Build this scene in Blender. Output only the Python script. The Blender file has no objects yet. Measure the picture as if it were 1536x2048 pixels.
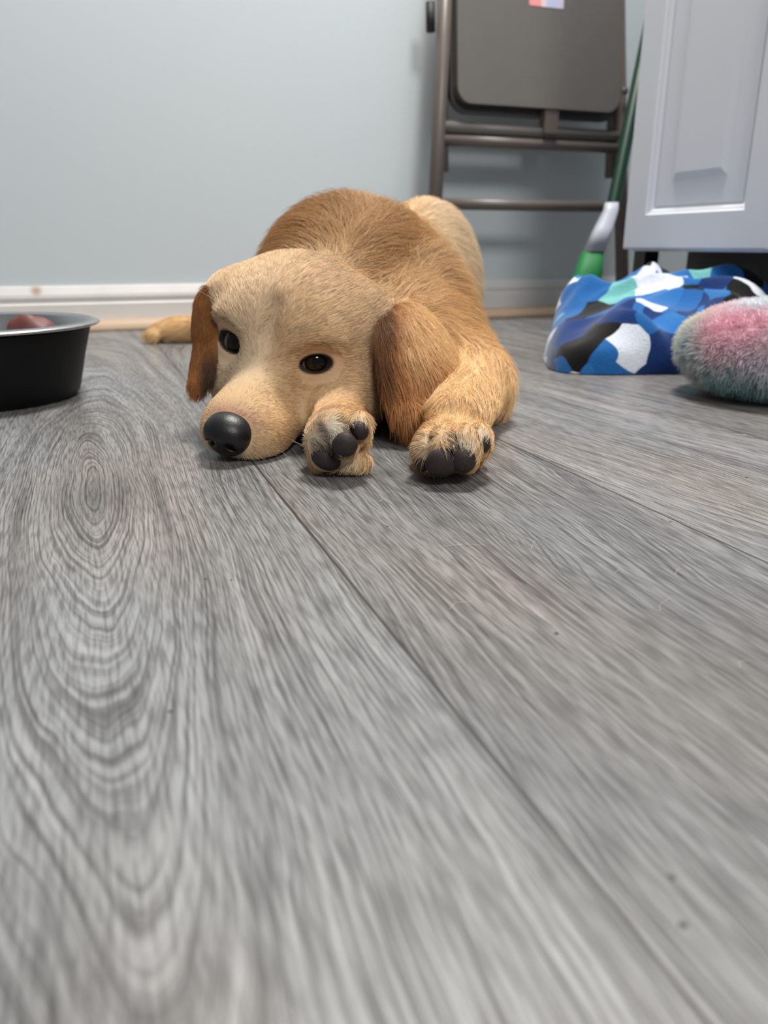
import bpy, bmesh, math, random
import numpy as np
from mathutils import Vector, Matrix

# ------------------------------------------------------------------ camera, world, lights
S = bpy.context.scene
CH = 0.16                      # camera height above the floor
FPX = 1570.0                   # focal length in pixels of the 1536 x 2048 frame
PITCH = math.radians(18.8)
cp, sp = math.cos(PITCH), math.sin(PITCH)

cd = bpy.data.cameras.new('camera')
cam = bpy.data.objects.new('camera', cd)
S.collection.objects.link(cam)
cam.location = (0, 0, CH)
cam.rotation_euler = (math.pi / 2 - PITCH, 0, 0)
cd.sensor_fit = 'VERTICAL'
cd.sensor_height = 36.0
cd.lens = 36.0 * FPX / 2048.0
cd.clip_start = 0.01
cd.dof.use_dof = True
cd.dof.focus_distance = 0.54
cd.dof.aperture_fstop = 7.4
S.camera = cam

w = bpy.data.worlds.new('world'); S.world = w
w.use_nodes = True
bgn = w.node_tree.nodes['Background']
bgn.inputs['Color'].default_value = (0.86, 0.93, 1.0, 1)
bgn.inputs['Strength'].default_value = 0.20

def area(name, loc, target, size, power, col):
    ld = bpy.data.lights.new(name, 'AREA')
    ld.shape = 'DISK'; ld.size = size; ld.energy = power; ld.color = col
    o = bpy.data.objects.new(name, ld); S.collection.objects.link(o)
    o.location = loc
    o.rotation_euler = (Vector(target) - Vector(loc)).to_track_quat('-Z', 'Y').to_euler()
    return o
area('ceiling_lamp', (0.25, 1.30, 2.4), (0.1, 0.9, 0), 0.5, 66, (1.0, 0.95, 0.88))
area('front_fill', (0.80, -1.3, 2.0), (0.0, 0.9, 0), 0.7, 36, (1.0, 0.97, 0.93))  # unseen fill light added behind the camera for the dog's face

vs = S.view_settings
vs.view_transform = 'Standard'; vs.look = 'None'; vs.gamma = 1.0
vs.exposure = 0.12
vs.use_curve_mapping = False

# ------------------------------------------------------------------ helpers
rng = np.random.default_rng(7)
random.seed(7)

def P(px, py, Y):
    """a point seen at a pixel of the photo, at world distance Y"""
    xr, yr = (px - 768) / FPX, (1024 - py) / FPX
    d = (xr, cp + yr * sp, -sp + yr * cp)
    t = Y / d[1]
    return np.array((xr * t, Y, CH + d[2] * t))

ROOM = math.radians(20.4)                       # the room stands at an angle to the lens
Wd = np.array((math.cos(ROOM), math.sin(ROOM), 0.0))     # along the back wall, to the right
Nd = np.array((math.sin(ROOM), -math.cos(ROOM), 0.0))    # out of the back wall
W0 = np.array((-0.115, 1.775, 0.0))                      # a point of the wall line

def PW(px, py, n):
    """where a pixel's ray meets the plane n in front of the back wall -> world point"""
    xr, yr = (px - 768) / FPX, (1024 - py) / FPX
    d = np.array((xr, cp + yr * sp, -sp + yr * cp))
    o = np.array((0, 0, CH))
    t = np.dot(W0 + Nd * n - o, Nd) / np.dot(d, Nd)
    return o + d * t
def WP(a, n, z):
    return W0 + Wd * a + Nd * n + np.array((0, 0, z))
def wcoord(p):
    return float(np.dot(p - W0, Wd)), float(p[2])

class NT:
    def __init__(s, name):
        s.m = bpy.data.materials.new(name); s.m.use_nodes = True
        s.t = s.m.node_tree; s.n = s.t.nodes; s.b = s.n['Principled BSDF']
    def add(s, ty, **kw):
        n = s.n.new(ty)
        for k, v in kw.items(): setattr(n, k, v)
        return n
    def put(s, sock, v):
        if isinstance(v, (int, float)): sock.default_value = v
        elif isinstance(v, (tuple, list)):
            sock.default_value = tuple(v) if len(v) == len(sock.default_value) else tuple(v) + (1,)
        else: s.t.links.new(v, sock)
    def math(s, op, a, b=None, c=None):
        n = s.add('ShaderNodeMath', operation=op)
        s.put(n.inputs[0], a)
        if b is not None: s.put(n.inputs[1], b)
        if c is not None: s.put(n.inputs[2], c)
        return n.outputs[0]
    def xyz(s, x, y, z=0.0):
        n = s.add('ShaderNodeCombineXYZ')
        for i, v in enumerate((x, y, z)): s.put(n.inputs[i], v)
        return n.outputs[0]
    def noise(s, vec, scale, detail=2.0, rough=0.5, dist=0.0):
        n = s.add('ShaderNodeTexNoise')
        s.put(n.inputs['Vector'], vec)
        n.inputs['Scale'].default_value = scale; n.inputs['Detail'].default_value = detail
        n.inputs['Roughness'].default_value = rough; n.inputs['Distortion'].default_value = dist
        return n
    def ramp(s, fac, stops, interp='LINEAR'):
        n = s.add('ShaderNodeValToRGB'); n.color_ramp.interpolation = interp
        e = n.color_ramp.elements
        while len(e) < len(stops): e.new(0.5)
        for k, (p, c) in enumerate(stops):
            e[k].position = p
            e[k].color = tuple(c) + (1,) if len(c) == 3 else c
        s.put(n.inputs['Fac'], fac)
        return n.outputs['Color']
    def mix(s, fac, a, b, mode='MIX'):
        n = s.add('ShaderNodeMix', data_type='RGBA', blend_type=mode)
        s.put(n.inputs[0], fac); s.put(n.inputs[6], a); s.put(n.inputs[7], b)
        return n.outputs[2]
    def bump(s, h, strength, dist=0.002):
        n = s.add('ShaderNodeBump'); n.inputs['Strength'].default_value = strength
        n.inputs['Distance'].default_value = dist
        s.put(n.inputs['Height'], h); s.t.links.new(n.outputs[0], s.b.inputs['Normal'])
    def set(s, **kw):
        for k, v in kw.items(): s.put(s.b.inputs[k.replace('_', ' ')], v)
        return s

def lin(r, g, b):
    f = lambda c: (c / 255 / 12.92) if c / 255 <= 0.04045 else ((c / 255 + 0.055) / 1.055) ** 2.4
    return (f(r), f(g), f(b))

def simple(name, col, rough=0.5, metal=0.0, spec=0.5, var=0.04, vscale=30, bump=0.0):
    """one paint or plastic, with a little uneven wear"""
    m = NT(name)
    tc = m.add('ShaderNodeTexCoord').outputs['Object']
    n = m.noise(tc, vscale, 3)
    c = m.mix(n.outputs['Fac'], [max(0, x * (1 - var)) for x in col], [min(1, x * (1 + var)) for x in col])
    m.set(Base_Color=c, Roughness=rough, Metallic=metal, Specular_IOR_Level=spec)
    if bump: m.bump(n.outputs['Fac'], bump)
    return m.m

def link_mesh(name, verts, faces, mat, parent=None, smooth=True, mats=None, midx=None):
    me = bpy.data.meshes.new(name)
    me.from_pydata([tuple(map(float, v)) for v in verts], [], [tuple(map(int, f)) for f in faces])
    me.update()
    if mats:
        for x in mats: me.materials.append(x)
        if midx is not None: me.polygons.foreach_set('material_index', midx)
    else: me.materials.append(mat)
    if smooth: me.polygons.foreach_set('use_smooth', [True] * len(me.polygons))
    o = bpy.data.objects.new(name, me); S.collection.objects.link(o)
    if parent is not None: o.parent = parent
    return o
def bm_obj(name, bm, mat, parent=None, smooth=False, bevel=0.0, seg=2):
    if bevel:
        bmesh.ops.bevel(bm, geom=[e for e in bm.edges if e.is_manifold and e.calc_face_angle(0) > 0.5], offset=bevel, segments=seg, affect='EDGES', profile=0.5)
    bmesh.ops.recalc_face_normals(bm, faces=bm.faces)
    me = bpy.data.meshes.new(name); bm.to_mesh(me); bm.free()
    me.materials.append(mat)
    if smooth: me.polygons.foreach_set('use_smooth', [True] * len(me.polygons))
    o = bpy.data.objects.new(name, me); S.collection.objects.link(o)
    if parent is not None: o.parent = parent
    return o
def thing(name, label, cat, loc=(0, 0, 0), rotz=0.0, group=None):
    o = bpy.data.objects.new(name, None); S.collection.objects.link(o)
    o.empty_display_size = 0.05
    o.location = loc; o.rotation_euler = (0, 0, rotz)
    o['label'] = label; o['category'] = cat
    if group: o['group'] = group
    return o
def struct(o, label=None):
    o['kind'] = 'structure'
    if label: o['label'] = label
    return o
def box(bm, x0, x1, y0, y1, z0, z1):
    v = [bm.verts.new((x, y, z)) for z in (z0, z1) for y in (y0, y1) for x in (x0, x1)]
    for f in ((0, 2, 3, 1), (4, 5, 7, 6), (0, 1, 5, 4), (2, 6, 7, 3), (0, 4, 6, 2), (1, 3, 7, 5)):
        bm.faces.new([v[i] for i in f])
def tube(bm, pts, radii, seg=14, flat=1.0, close=True):
    """a swept round bar through pts"""
    pts = [Vector(p) for p in pts]
    if isinstance(radii, (int, float)): radii = [radii] * len(pts)
    rings = []
    up = None
    for i, p in enumerate(pts):
        a = pts[max(0, i - 1)]; b = pts[min(len(pts) - 1, i + 1)]
        d = (b - a).normalized()
        if up is None:
            up = d.orthogonal().normalized()
        up = (up - d * up.dot(d)).normalized()
        s = d.cross(up)
        rings.append([bm.verts.new(p + (up * math.cos(2 * math.pi * k / seg) + s * math.sin(2 * math.pi * k / seg) * flat) * radii[i]) for k in range(seg)])
    for r0, r1 in zip(rings, rings[1:]):
        for k in range(seg):
            bm.faces.new((r0[k], r0[(k + 1) % seg], r1[(k + 1) % seg], r1[k]))
    if close:
        bm.faces.new(list(reversed(rings[0]))); bm.faces.new(rings[-1])
def lathe(bm, prof, seg=96):
    rings = []
    for r, z in prof:
        rings.append([bm.verts.new((r * math.cos(2 * math.pi * k / seg), r * math.sin(2 * math.pi * k / seg), z)) for k in range(seg)] if r > 1e-6 else [bm.verts.new((0, 0, z))])
    for a, b in zip(rings, rings[1:]):
        for k in range(seg):
            k2 = (k + 1) % seg
            if len(a) == 1 and len(b) == 1: continue
            if len(a) == 1: bm.faces.new((a[0], b[k2], b[k]))
            elif len(b) == 1: bm.faces.new((a[k], a[k2], b[0]))
            else: bm.faces.new((a[k], a[k2], b[k2], b[k]))

# value noise for shapes and fur
def vnoise(p, seed=0):
    p = np.asarray(p, float); i = np.floor(p).astype(np.int64); f = p - i
    f = f * f * (3 - 2 * f)
    def h(a):
        n = (a[:, 0] * 374761393 + a[:, 1] * 668265263 + a[:, 2] * 2147483647 + seed * 1274126177) & 0xffffffff
        n = ((n ^ (n >> 13)) * 1274126177) & 0xffffffff
        return ((n ^ (n >> 16)) & 0xffff) / 65535.0
    r = 0
    for dx in (0, 1):
        for dy in (0, 1):
            for dz in (0, 1):
                wgt = (f[:, 0] if dx else 1 - f[:, 0]) * (f[:, 1] if dy else 1 - f[:, 1]) * (f[:, 2] if dz else 1 - f[:, 2])
                r = r + wgt * h(i + np.array((dx, dy, dz)))
    return r

# ------------------------------------------------------------------ implicit surfaces -> one continuous mesh
class Field:
    def __init__(s, ax, ay, az):
        s.a = [np.asarray(q, np.float64) for q in (ax, ay, az)]
        s.v = np.full([len(q) for q in s.a], 0.3, np.float32)
    def region(s, lo, hi):
        sl = []
        for q, l, h in zip(s.a, lo, hi):
            i0 = max(0, np.searchsorted(q, l) - 1); i1 = min(len(q), np.searchsorted(q, h) + 1)
            sl.append(slice(i0, max(i1, i0)))
        g = [q[x] for q, x in zip(s.a, sl)]
        return tuple(sl), (g[0][:, None, None], g[1][None, :, None], g[2][None, None, :])
    def union(s, sl, d, k):
        a = s.v[sl]
        if k > 0:
            h = np.maximum(k - np.abs(a - d), 0) / k
            s.v[sl] = np.minimum(a, d) - h * h * k * 0.25
        else: s.v[sl] = np.minimum(a, d)
    def cut(s, sl, d, k):
        a = s.v[sl]; d = -d
        h = np.maximum(k - np.abs(a - d), 0) / max(k, 1e-6)
        s.v[sl] = np.maximum(a, d) + h * h * k * 0.25
    def ell(s, c, r, k=0.02, R=None, cut=False):
        c = np.asarray(c, float); r = np.asarray(r, float)
        m = r.max() + k + 0.012
        sl, (x, y, z) = s.region(c - m, c + m)
        x, y, z = x - c[0], y - c[1], z - c[2]
        if R is None: q = (x, y, z)
        else: q = [R[i][0] * x + R[i][1] * y + R[i][2] * z for i in range(3)]
        k0 = np.sqrt((q[0] / r[0]) ** 2 + (q[1] / r[1]) ** 2 + (q[2] / r[2]) ** 2)
        k1 = np.sqrt((q[0] / r[0] ** 2) ** 2 + (q[1] / r[1] ** 2) ** 2 + (q[2] / r[2] ** 2) ** 2) + 1e-9
        d = k0 * (k0 - 1) / k1
        (s.cut if cut else s.union)(sl, d, k)
    def cone(s, a, b, r1, r2, k=0.02, cut=False):
        a = np.asarray(a, float); b = np.asarray(b, float)
        m = max(r1, r2) + k + 0.012
        sl, (x, y, z) = s.region(np.minimum(a, b) - m, np.maximum(a, b) + m)
        ab = b - a; L = ab.dot(ab)
        t = np.clip(((x - a[0]) * ab[0] + (y - a[1]) * ab[1] + (z - a[2]) * ab[2]) / L, 0, 1)
        d = np.sqrt((x - a[0] - t * ab[0]) ** 2 + (y - a[1] - t * ab[1]) ** 2 + (z - a[2] - t * ab[2]) ** 2) - (r1 + t * (r2 - r1))
        (s.cut if cut else s.union)(sl, d, k)
    def floor(s, z0):
        s.v = np.maximum(s.v, (z0 - s.a[2][None, None, :]).astype(np.float32))
    def mesh(s, smooth=2):
        v = s.v; ins = v < 0
        c = np.zeros([n - 1 for n in v.shape], np.int8)
        for dx in (0, 1):
            for dy in (0, 1):
                for dz in (0, 1):
                    c += ins[dx:dx + c.shape[0], dy:dy + c.shape[1], dz:dz + c.shape[2]]
        act = (c > 0) & (c < 8)
        I, J, K = np.nonzero(act)
        idx = np.full(c.shape, -1, np.int64); idx[I, J, K] = np.arange(len(I))
        cor = [(dx, dy, dz) for dx in (0, 1) for dy in (0, 1) for dz in (0, 1)]
        val = np.stack([v[I + a, J + b, K + d] for a, b, d in cor], 1).astype(np.float64)
        pos = np.stack([np.stack([s.a[0][I + a], s.a[1][J + b], s.a[2][K + d]], 1) for a, b, d in cor], 1)
        acc = np.zeros((len(I), 3)); cnt = np.zeros(len(I))
        for p in range(8):
            for q in range(p + 1, 8):
                if sum(x != y for x, y in zip(cor[p], cor[q])) != 1: continue
                cr = (val[:, p] < 0) != (val[:, q] < 0)
                t = np.where(cr, val[:, p] / np.where(cr, val[:, p] - val[:, q], 1), 0)[:, None]
                acc += np.where(cr[:, None], pos[:, p] + (pos[:, q] - pos[:, p]) * t, 0); cnt += cr
        V = acc / cnt[:, None]
        F = []
        for ax in range(3):
            sh = list(v.shape); sh[ax] -= 1
            lo = [slice(0, n) for n in v.shape]; hi = list(lo)
            lo[ax] = slice(0, v.shape[ax] - 1); hi[ax] = slice(1, v.shape[ax])
            A, B = ins[tuple(lo)], ins[tuple(hi)]
            e = np.argwhere(A != B)
            o1, o2 = [(1, 2), (2, 0), (0, 1)][ax]
            ok = (e[:, o1] > 0) & (e[:, o2] > 0) & (e[:, o1] < v.shape[o1] - 1) & (e[:, o2] < v.shape[o2] - 1)
            e = e[ok]
            def cell(d1, d2):
                q = e.copy(); q[:, o1] -= d1; q[:, o2] -= d2
                return idx[q[:, 0], q[:, 1], q[:, 2]]
            quad = np.stack([cell(1, 1), cell(0, 1), cell(0, 0), cell(1, 0)], 1)
            flip = ~A[e[:, 0], e[:, 1], e[:, 2]]
            quad[flip] = quad[flip][:, ::-1]
            F.append(quad)
        F = np.concatenate(F)
        for _ in range(smooth):
            acc = np.zeros_like(V); cnt = np.zeros(len(V))
            for a, b in ((0, 1), (1, 2), (2, 3), (3, 0)):
                np.add.at(acc, F[:, a], V[F[:, b]]); np.add.at(cnt, F[:, a], 1)
                np.add.at(acc, F[:, b], V[F[:, a]]); np.add.at(cnt, F[:, b], 1)
            V = V * 0.5 + 0.5 * acc / np.maximum(cnt, 1)[:, None]
        return V, F

def axis(*segs):
    out = [segs[0][0]]
    for a, b, st in segs:
        n = max(1, int(round((b - a) / st)))
        out += list(np.linspace(a, b, n + 1)[1:])
    return np.array(out)

def sheet(rows, nu=16, nv=40, thick=0.005, bulge=0.012, bdir=(0, -1, 0)):
    """a leaf-shaped flap with thickness lofted through (left, right) edge points; bulges along bdir"""
    rows = [(np.asarray(a, float), np.asarray(b, float)) for a, b in rows]
    n = len(rows)
    def cat(pts, t):
        x = t * (n - 1); i = min(int(x), n - 2); f = x - i
        p0, p1, p2, p3 = pts[max(i - 1, 0)], pts[i], pts[i + 1], pts[min(i + 2, n - 1)]
        return 0.5 * (2 * p1 + (p2 - p0) * f + (2 * p0 - 5 * p1 + 4 * p2 - p3) * f * f + (3 * p1 - p0 - 3 * p2 + p3) * f ** 3)
    L = [r[0] for r in rows]; R = [r[1] for r in rows]
    bd = np.asarray(bdir, float); bd /= np.linalg.norm(bd)
    mid = np.zeros((nv + 1, nu + 1, 3))
    for j in range(nv + 1):
        l, r = cat(L, j / nv), cat(R, j / nv)
        for i in range(nu + 1):
            u = i / nu
            wd = np.linalg.norm(r - l)
            mid[j, i] = l + (r - l) * u + bd * bulge * min(1, wd / 0.03) * math.sin(math.pi * u)
    du = np.gradient(mid, axis=1); dv = np.gradient(mid, axis=0)
    nrm = np.cross(du, dv); nrm /= np.linalg.norm(nrm, axis=2, keepdims=True) + 1e-9
    if (nrm * bd).sum() < 0: nrm = -nrm
    uu = np.linspace(0, 1, nu + 1)[None, :, None]; vv = np.linspace(0, 1, nv + 1)[:, None, None]
    th = thick * (np.sin(np.pi * uu) ** 0.5 * 0.8 + 0.2) * np.where(vv > 0.9, np.sqrt(np.maximum(0, 1 - ((vv - 0.9) / 0.1) ** 2)) * 0.8 + 0.2, 1)
    A = (mid + nrm * th / 2).reshape(-1, 3); B = (mid - nrm * th / 2).reshape(-1, 3)
    V = np.concatenate([A, B]); N = len(A); F = []
    ix = lambda j, i: j * (nu + 1) + i
    for j in range(nv):
        for i in range(nu):
            F.append((ix(j, i), ix(j, i + 1), ix(j + 1, i + 1), ix(j + 1, i)))
            F.append((N + ix(j, i), N + ix(j + 1, i), N + ix(j + 1, i + 1), N + ix(j, i + 1)))
    per = [ix(0, i) for i in range(nu)] + [ix(j, nu) for j in range(nv)] + [ix(nv, i) for i in range(nu, 0, -1)] + [ix(j, 0) for j in range(nv, 0, -1)]
    for a, b in zip(per, per[1:] + per[:1]):
        F.append((a, N + a, N + b, b))
    F = np.array(F)
    # turn outward
    f0 = F[0]; nn = np.cross(V[f0[1]] - V[f0[0]], V[f0[2]] - V[f0[0]])
    if nn.dot(nrm[0, 0]) < 0: F = F[:, ::-1]
    return V, F

def vnormals(V, F):
    n = np.cross(V[F[:, 2]] - V[F[:, 0]], V[F[:, 3]] - V[F[:, 1]])
    o = np.zeros_like(V)
    for k in range(4): np.add.at(o, F[:, k], n)
    return o / (np.linalg.norm(o, axis=1, keepdims=True) + 1e-12)

def scatter(V, F, N, count, dens):
    """random points on a quad mesh; dens = relative density at the face centres"""
    T = np.concatenate([F[:, [0, 1, 2]], F[:, [0, 2, 3]]])
    ar = np.linalg.norm(np.cross(V[T[:, 1]] - V[T[:, 0]], V[T[:, 2]] - V[T[:, 0]]), axis=1)
    wgt = ar * dens(V[T].mean(1), N[T].mean(1))
    cdf = np.cumsum(wgt); k = np.searchsorted(cdf, rng.random(count) * cdf[-1])
    k = np.minimum(k, len(T) - 1)
    a, b = rng.random(count), rng.random(count)
    sw = a + b > 1; a[sw], b[sw] = 1 - a[sw], 1 - b[sw]
    t = T[k]; c = 1 - a - b
    p = V[t[:, 0]] * c[:, None] + V[t[:, 1]] * a[:, None] + V[t[:, 2]] * b[:, None]
    n = N[t[:, 0]] * c[:, None] + N[t[:, 1]] * a[:, None] + N[t[:, 2]] * b[:, None]
    return p, n / (np.linalg.norm(n, axis=1, keepdims=True) + 1e-9)

def strands(name, P_, col, radius, mat, parent=None):
    """hair curves from an array (n, k, 3) of points"""
    n, k, _ = P_.shape
    hc = bpy.data.hair_curves.new(name)
    hc.add_curves([k] * n)
    hc.attributes['position'].data.foreach_set('vector', P_.reshape(-1).astype(np.float32)) if 'position' in hc.attributes else hc.points.foreach_set('position', P_.reshape(-1).astype(np.float32))
    ra = hc.attributes.get('radius') or hc.attributes.new('radius', 'FLOAT', 'POINT')
    prof = np.linspace(1, 0.25, k)[None, :] * np.asarray(radius).reshape(-1, 1) * np.ones((n, 1))
    ra.data.foreach_set('value', prof.reshape(-1).astype(np.float32))
    ca = hc.attributes.new('tint', 'FLOAT_COLOR', 'POINT')
    c4 = np.ones((n, k, 4), np.float32)
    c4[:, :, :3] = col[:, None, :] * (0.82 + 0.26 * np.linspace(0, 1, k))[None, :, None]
    ca.data.foreach_set('color', c4.reshape(-1))
    hc.materials.append(mat)
    o = bpy.data.objects.new(name, hc); S.collection.objects.link(o)
    if parent is not None: o.parent = parent
    return o

def norm(a): return a / (np.linalg.norm(a, axis=-1, keepdims=True) + 1e-12)

# ------------------------------------------------------------------ the setting
def floor_material():
    m = NT('grey_oak_planks')
    tc = m.add('ShaderNodeTexCoord').outputs['Object']
    sx = m.add('ShaderNodeSeparateXYZ'); m.put(sx.inputs[0], tc)
    x, y = sx.outputs[0], sx.outputs[1]
    PWD = 0.2156
    q = m.math('DIVIDE', m.math('SUBTRACT', x, 0.110), PWD)
    idx = m.math('FLOOR', q); fr = m.math('SUBTRACT', q, idx)
    wn = m.add('ShaderNodeTexWhiteNoise', noise_dimensions='1D'); m.put(wn.inputs['W'], m.math('ADD', idx, 40.37))
    rs = m.add('ShaderNodeSeparateColor'); m.put(rs.inputs[0], wn.outputs['Color'])
    r1, r2, r3 = rs.outputs
    yy = m.math('DIVIDE', m.math('ADD', y, m.math('ADD', m.math('MULTIPLY', r3, 0.35), 0.15)), 2.6)
    # the plank with the knot is number -1; the others are cut off the heart, so their rings run straight
    knot = m.math('COMPARE', idx, -1.0, 0.1)
    cx = m.math('ADD', m.math('MULTIPLY', m.math('ADD', idx, 0.5), PWD), 0.110)
    off = m.math('MULTIPLY', m.math('SUBTRACT', r1, 0.5), 0.35)
    off = m.math('ADD', off, m.math('MULTIPLY', m.math('SIGN', off), 0.12))
    kx = m.math('ADD', m.math('MULTIPLY', knot, -0.007), m.math('MULTIPLY', m.math('SUBTRACT', 1.0, knot), m.math('ADD', cx, off)))
    ky = m.math('ADD', m.math('MULTIPLY', knot, 0.545), m.math('MULTIPLY', m.math('SUBTRACT', 1.0, knot), m.math('ADD', m.math('MULTIPLY', r2, 4.0), -2.0)))
    low = m.noise(m.xyz(m.math('MULTIPLY', x, 9.0), m.math('MULTIPLY', y, 2.2), idx), 1.0, 2).outputs['Fac']
    mid = m.noise(m.xyz(m.math('MULTIPLY', x, 45.0), m.math('MULTIPLY', y, 9.0), idx), 1.0, 2).outputs['Fac']
    dx = m.math('SUBTRACT', x, kx); dy = m.math('MULTIPLY', m.math('SUBTRACT', y, ky), 0.11)
    d = m.math('SQRT', m.math('ADD', m.math('MULTIPLY', dx, dx), m.math('MULTIPLY', dy, dy)))
    d = m.math('ADD', d, m.math('MULTIPLY', m.math('SUBTRACT', low, 0.5), 0.045))
    d = m.math('ADD', d, m.math('MULTIPLY', m.math('SUBTRACT', mid, 0.5), 0.006))
    fine = m.noise(m.xyz(m.math('MULTIPLY', d, 900.0), m.math('MULTIPLY', y, 5.0), idx), 1.0, 3, 0.6).outputs['Fac']
    band = m.noise(m.xyz(m.math('MULTIPLY', d, 110.0), m.math('MULTIPLY', y, 1.2), idx), 1.0, 2).outputs['Fac']
    pore = m.noise(m.xyz(m.math('MULTIPLY', x, 700.0), m.math('MULTIPLY', y, 45.0), idx), 1.0, 2).outputs['Fac']
    pore = m.ramp(pore, [(0.34, (0, 0, 0)), (0.56, (1, 1, 1))])
    streak = m.noise(m.xyz(m.math('ADD', m.math('MULTIPLY', x, 55.0), m.math('MULTIPLY', d, 40.0)), m.math('MULTIPLY', y, 2.2), idx), 1.0, 3).outputs['Fac']
    streak = m.ramp(streak, [(0.32, (0, 0, 0)), (0.68, (1, 1, 1))])
    tone = m.noise(m.xyz(m.math('MULTIPLY', x, 6.0), m.math('MULTIPLY', y, 2.5), m.math('MULTIPLY', idx, 3.0)), 1.0, 2).outputs['Fac']
    line = m.ramp(fine, [(0.34, (0, 0, 0)), (0.50, (0.72, 0.72, 0.72)), (0.68, (1, 1, 1))])
    bnd = m.ramp(band, [(0.30, (0, 0, 0)), (0.66, (1, 1, 1))])
    g = m.math('ADD', m.math('MULTIPLY', line, 0.48), m.math('MULTIPLY', m.math('ADD', bnd, streak), 0.15))
    g = m.math('ADD', g, m.math('MULTIPLY', pore, 0.27))
    g = m.math('ADD', g, m.math('MULTIPLY', m.math('SUBTRACT', r2, 0.5), 0.12))
    col = m.ramp(g, [(0.15, (0.028, 0.026, 0.025)), (0.62, (0.150, 0.144, 0.140)), (1.0, (0.36, 0.352, 0.345))])
    warm = m.ramp(tone, [(0.42, (0.96, 1.0, 1.03)), (0.68, (1.06, 0.97, 0.92))])
    col = m.mix(1.0, col, warm, 'MULTIPLY')
    # the dark oval of the knot
    kd = m.math('SQRT', m.math('ADD', m.math('POWER', m.math('ABSOLUTE', m.math('SUBTRACT', x, -0.002)), 2.0), m.math('POWER', m.math('MULTIPLY', m.math('SUBTRACT', y, 0.535), 0.62), 2.0)))
    kd = m.math('ADD', kd, m.math('MULTIPLY', m.math('SUBTRACT', low, 0.5), 0.03))
    kf = m.ramp(kd, [(0.006, (0.55, 0.55, 0.55)), (0.045, (1, 1, 1))])
    col = m.mix(1.0, col, kf, 'MULTIPLY')
    # small dark specks and dents
    for (sxp, syp, rr) in ((295, 850, .0016), (411, 1158, .0009), (462, 1160, .0008), (341, 1423, .0010), (1113, 1267, .0011), (775, 1053, .0009), (1341, 1043, .0008), (1366, 1850, .0012), (1343, 1755, .0011), (1493, 955, .0012)):
        f = P(sxp, syp, 1.0); o = np.array((0, 0, CH)); dd = f - o; hit = o + dd * (CH / -dd[2])
        lx, ly = float(np.dot(hit, Wd)), float(-np.dot(hit, Nd))
        e = m.math('SQRT', m.math('ADD', m.math('POWER', m.math('ABSOLUTE', m.math('SUBTRACT', x, lx)), 2.0), m.math('POWER', m.math('ABSOLUTE', m.math('SUBTRACT', y, ly)), 2.0)))
        col = m.mix(m.math('LESS_THAN', e, rr), col, (0.02, 0.018, 0.016))
    # bevelled joints between the planks
    ed = m.math('MULTIPLY', m.math('MINIMUM', fr, m.math('SUBTRACT', 1.0, fr)), PWD)
    fy = m.math('FRACT', yy)
    ey = m.math('MULTIPLY', m.math('MINIMUM', fy, m.math('SUBTRACT', 1.0, fy)), 2.6)
    e = m.math('MINIMUM', ed, ey)
    joint = m.ramp(m.math('MULTIPLY', e, 500.0), [(0.20, (0, 0, 0)), (0.55, (1, 1, 1))])
    col = m.mix(joint, (0.03, 0.027, 0.026), col)
    ht = m.math('ADD', m.math('MULTIPLY', line, 0.5), m.math('MULTIPLY', joint, 0.8))
    m.set(Base_Color=col, Roughness=m.math('SUBTRACT', 0.43, m.math('MULTIPLY', line, 0.08)), Specular_IOR_Level=0.45)
    m.bump(ht, 0.35, 0.0008)
    return m.m

bm = bmesh.new(); box(bm, -3, 3, -2.2, 2.6, -0.05, 0.0)
fl = bm_obj('floor', bm, floor_material()); fl.rotation_euler = (0, 0, ROOM); struct(fl)

m = NT('pale_blue_grey_wall')
tc = m.add('ShaderNodeTexCoord').outputs['Object']
n1 = m.noise(tc, 2.0, 2).outputs['Fac']; n2 = m.noise(tc, 160, 2).outputs['Fac']
m.set(Base_Color=m.mix(n1, lin(197, 207, 213), lin(203, 212, 217)), Roughness=0.6, Specular_IOR_Level=0.3)
m.bump(n2, 0.08, 0.001)
wall_mat = m.m
def wall_box(name, a0, a1, n0, n1, z0, z1, mat, bevel=0):
    bm = bmesh.new(); box(bm, a0, a1, -n1, -n0, z0, z1)
    o = bm_obj(name, bm, mat, bevel=bevel)
    o.location = tuple(W0); o.rotation_euler = (0, 0, ROOM)
    return struct(o)
wall_box('wall_back', -3, 3, -0.1, 0.0, -0.05, 2.6, wall_mat)

m = NT('white_baseboard_paint')
tc = m.add('ShaderNodeTexCoord').outputs['Object']
sx = m.add('ShaderNodeSeparateXYZ'); m.put(sx.inputs[0], tc)
n = m.noise(tc, 14, 3).outputs['Fac']
base = m.mix(n, lin(206, 205, 204), lin(222, 221, 221))
a_s, z_s = wcoord(PW(72, 582, 0.016))
e = m.math('SQRT', m.math('ADD', m.math('POWER', m.math('MULTIPLY', m.math('ABSOLUTE', m.math('SUBTRACT', sx.outputs[0], a_s)), 0.9), 2.0), m.math('POWER', m.math('ABSOLUTE', m.math('SUBTRACT', sx.outputs[2], z_s)), 2.0)))
stain = m.ramp(e, [(0.003, (1, 1, 1)), (0.012, (0, 0, 0))])
m.set(Base_Color=m.mix(stain, base, lin(170, 145, 120)), Roughness=0.42)
bb_mat = m.m
bm = bmesh.new()
prof = [(0, 0), (0.016, 0), (0.016, 0.050), (0.011, 0.054), (0.011, 0.059), (0.014, 0.063), (0.013, 0.069), (0.008, 0.079), (0.006, 0.083), (0, 0.085)]
vv = [[bm.verts.new((a, -n_, z_)) for n_, z_ in prof] for a in (-3, 3)]
for i in range(len(prof) - 1):
    bm.faces.new((vv[0][i], vv[0][i + 1], vv[1][i + 1], vv[1][i]))
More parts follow.
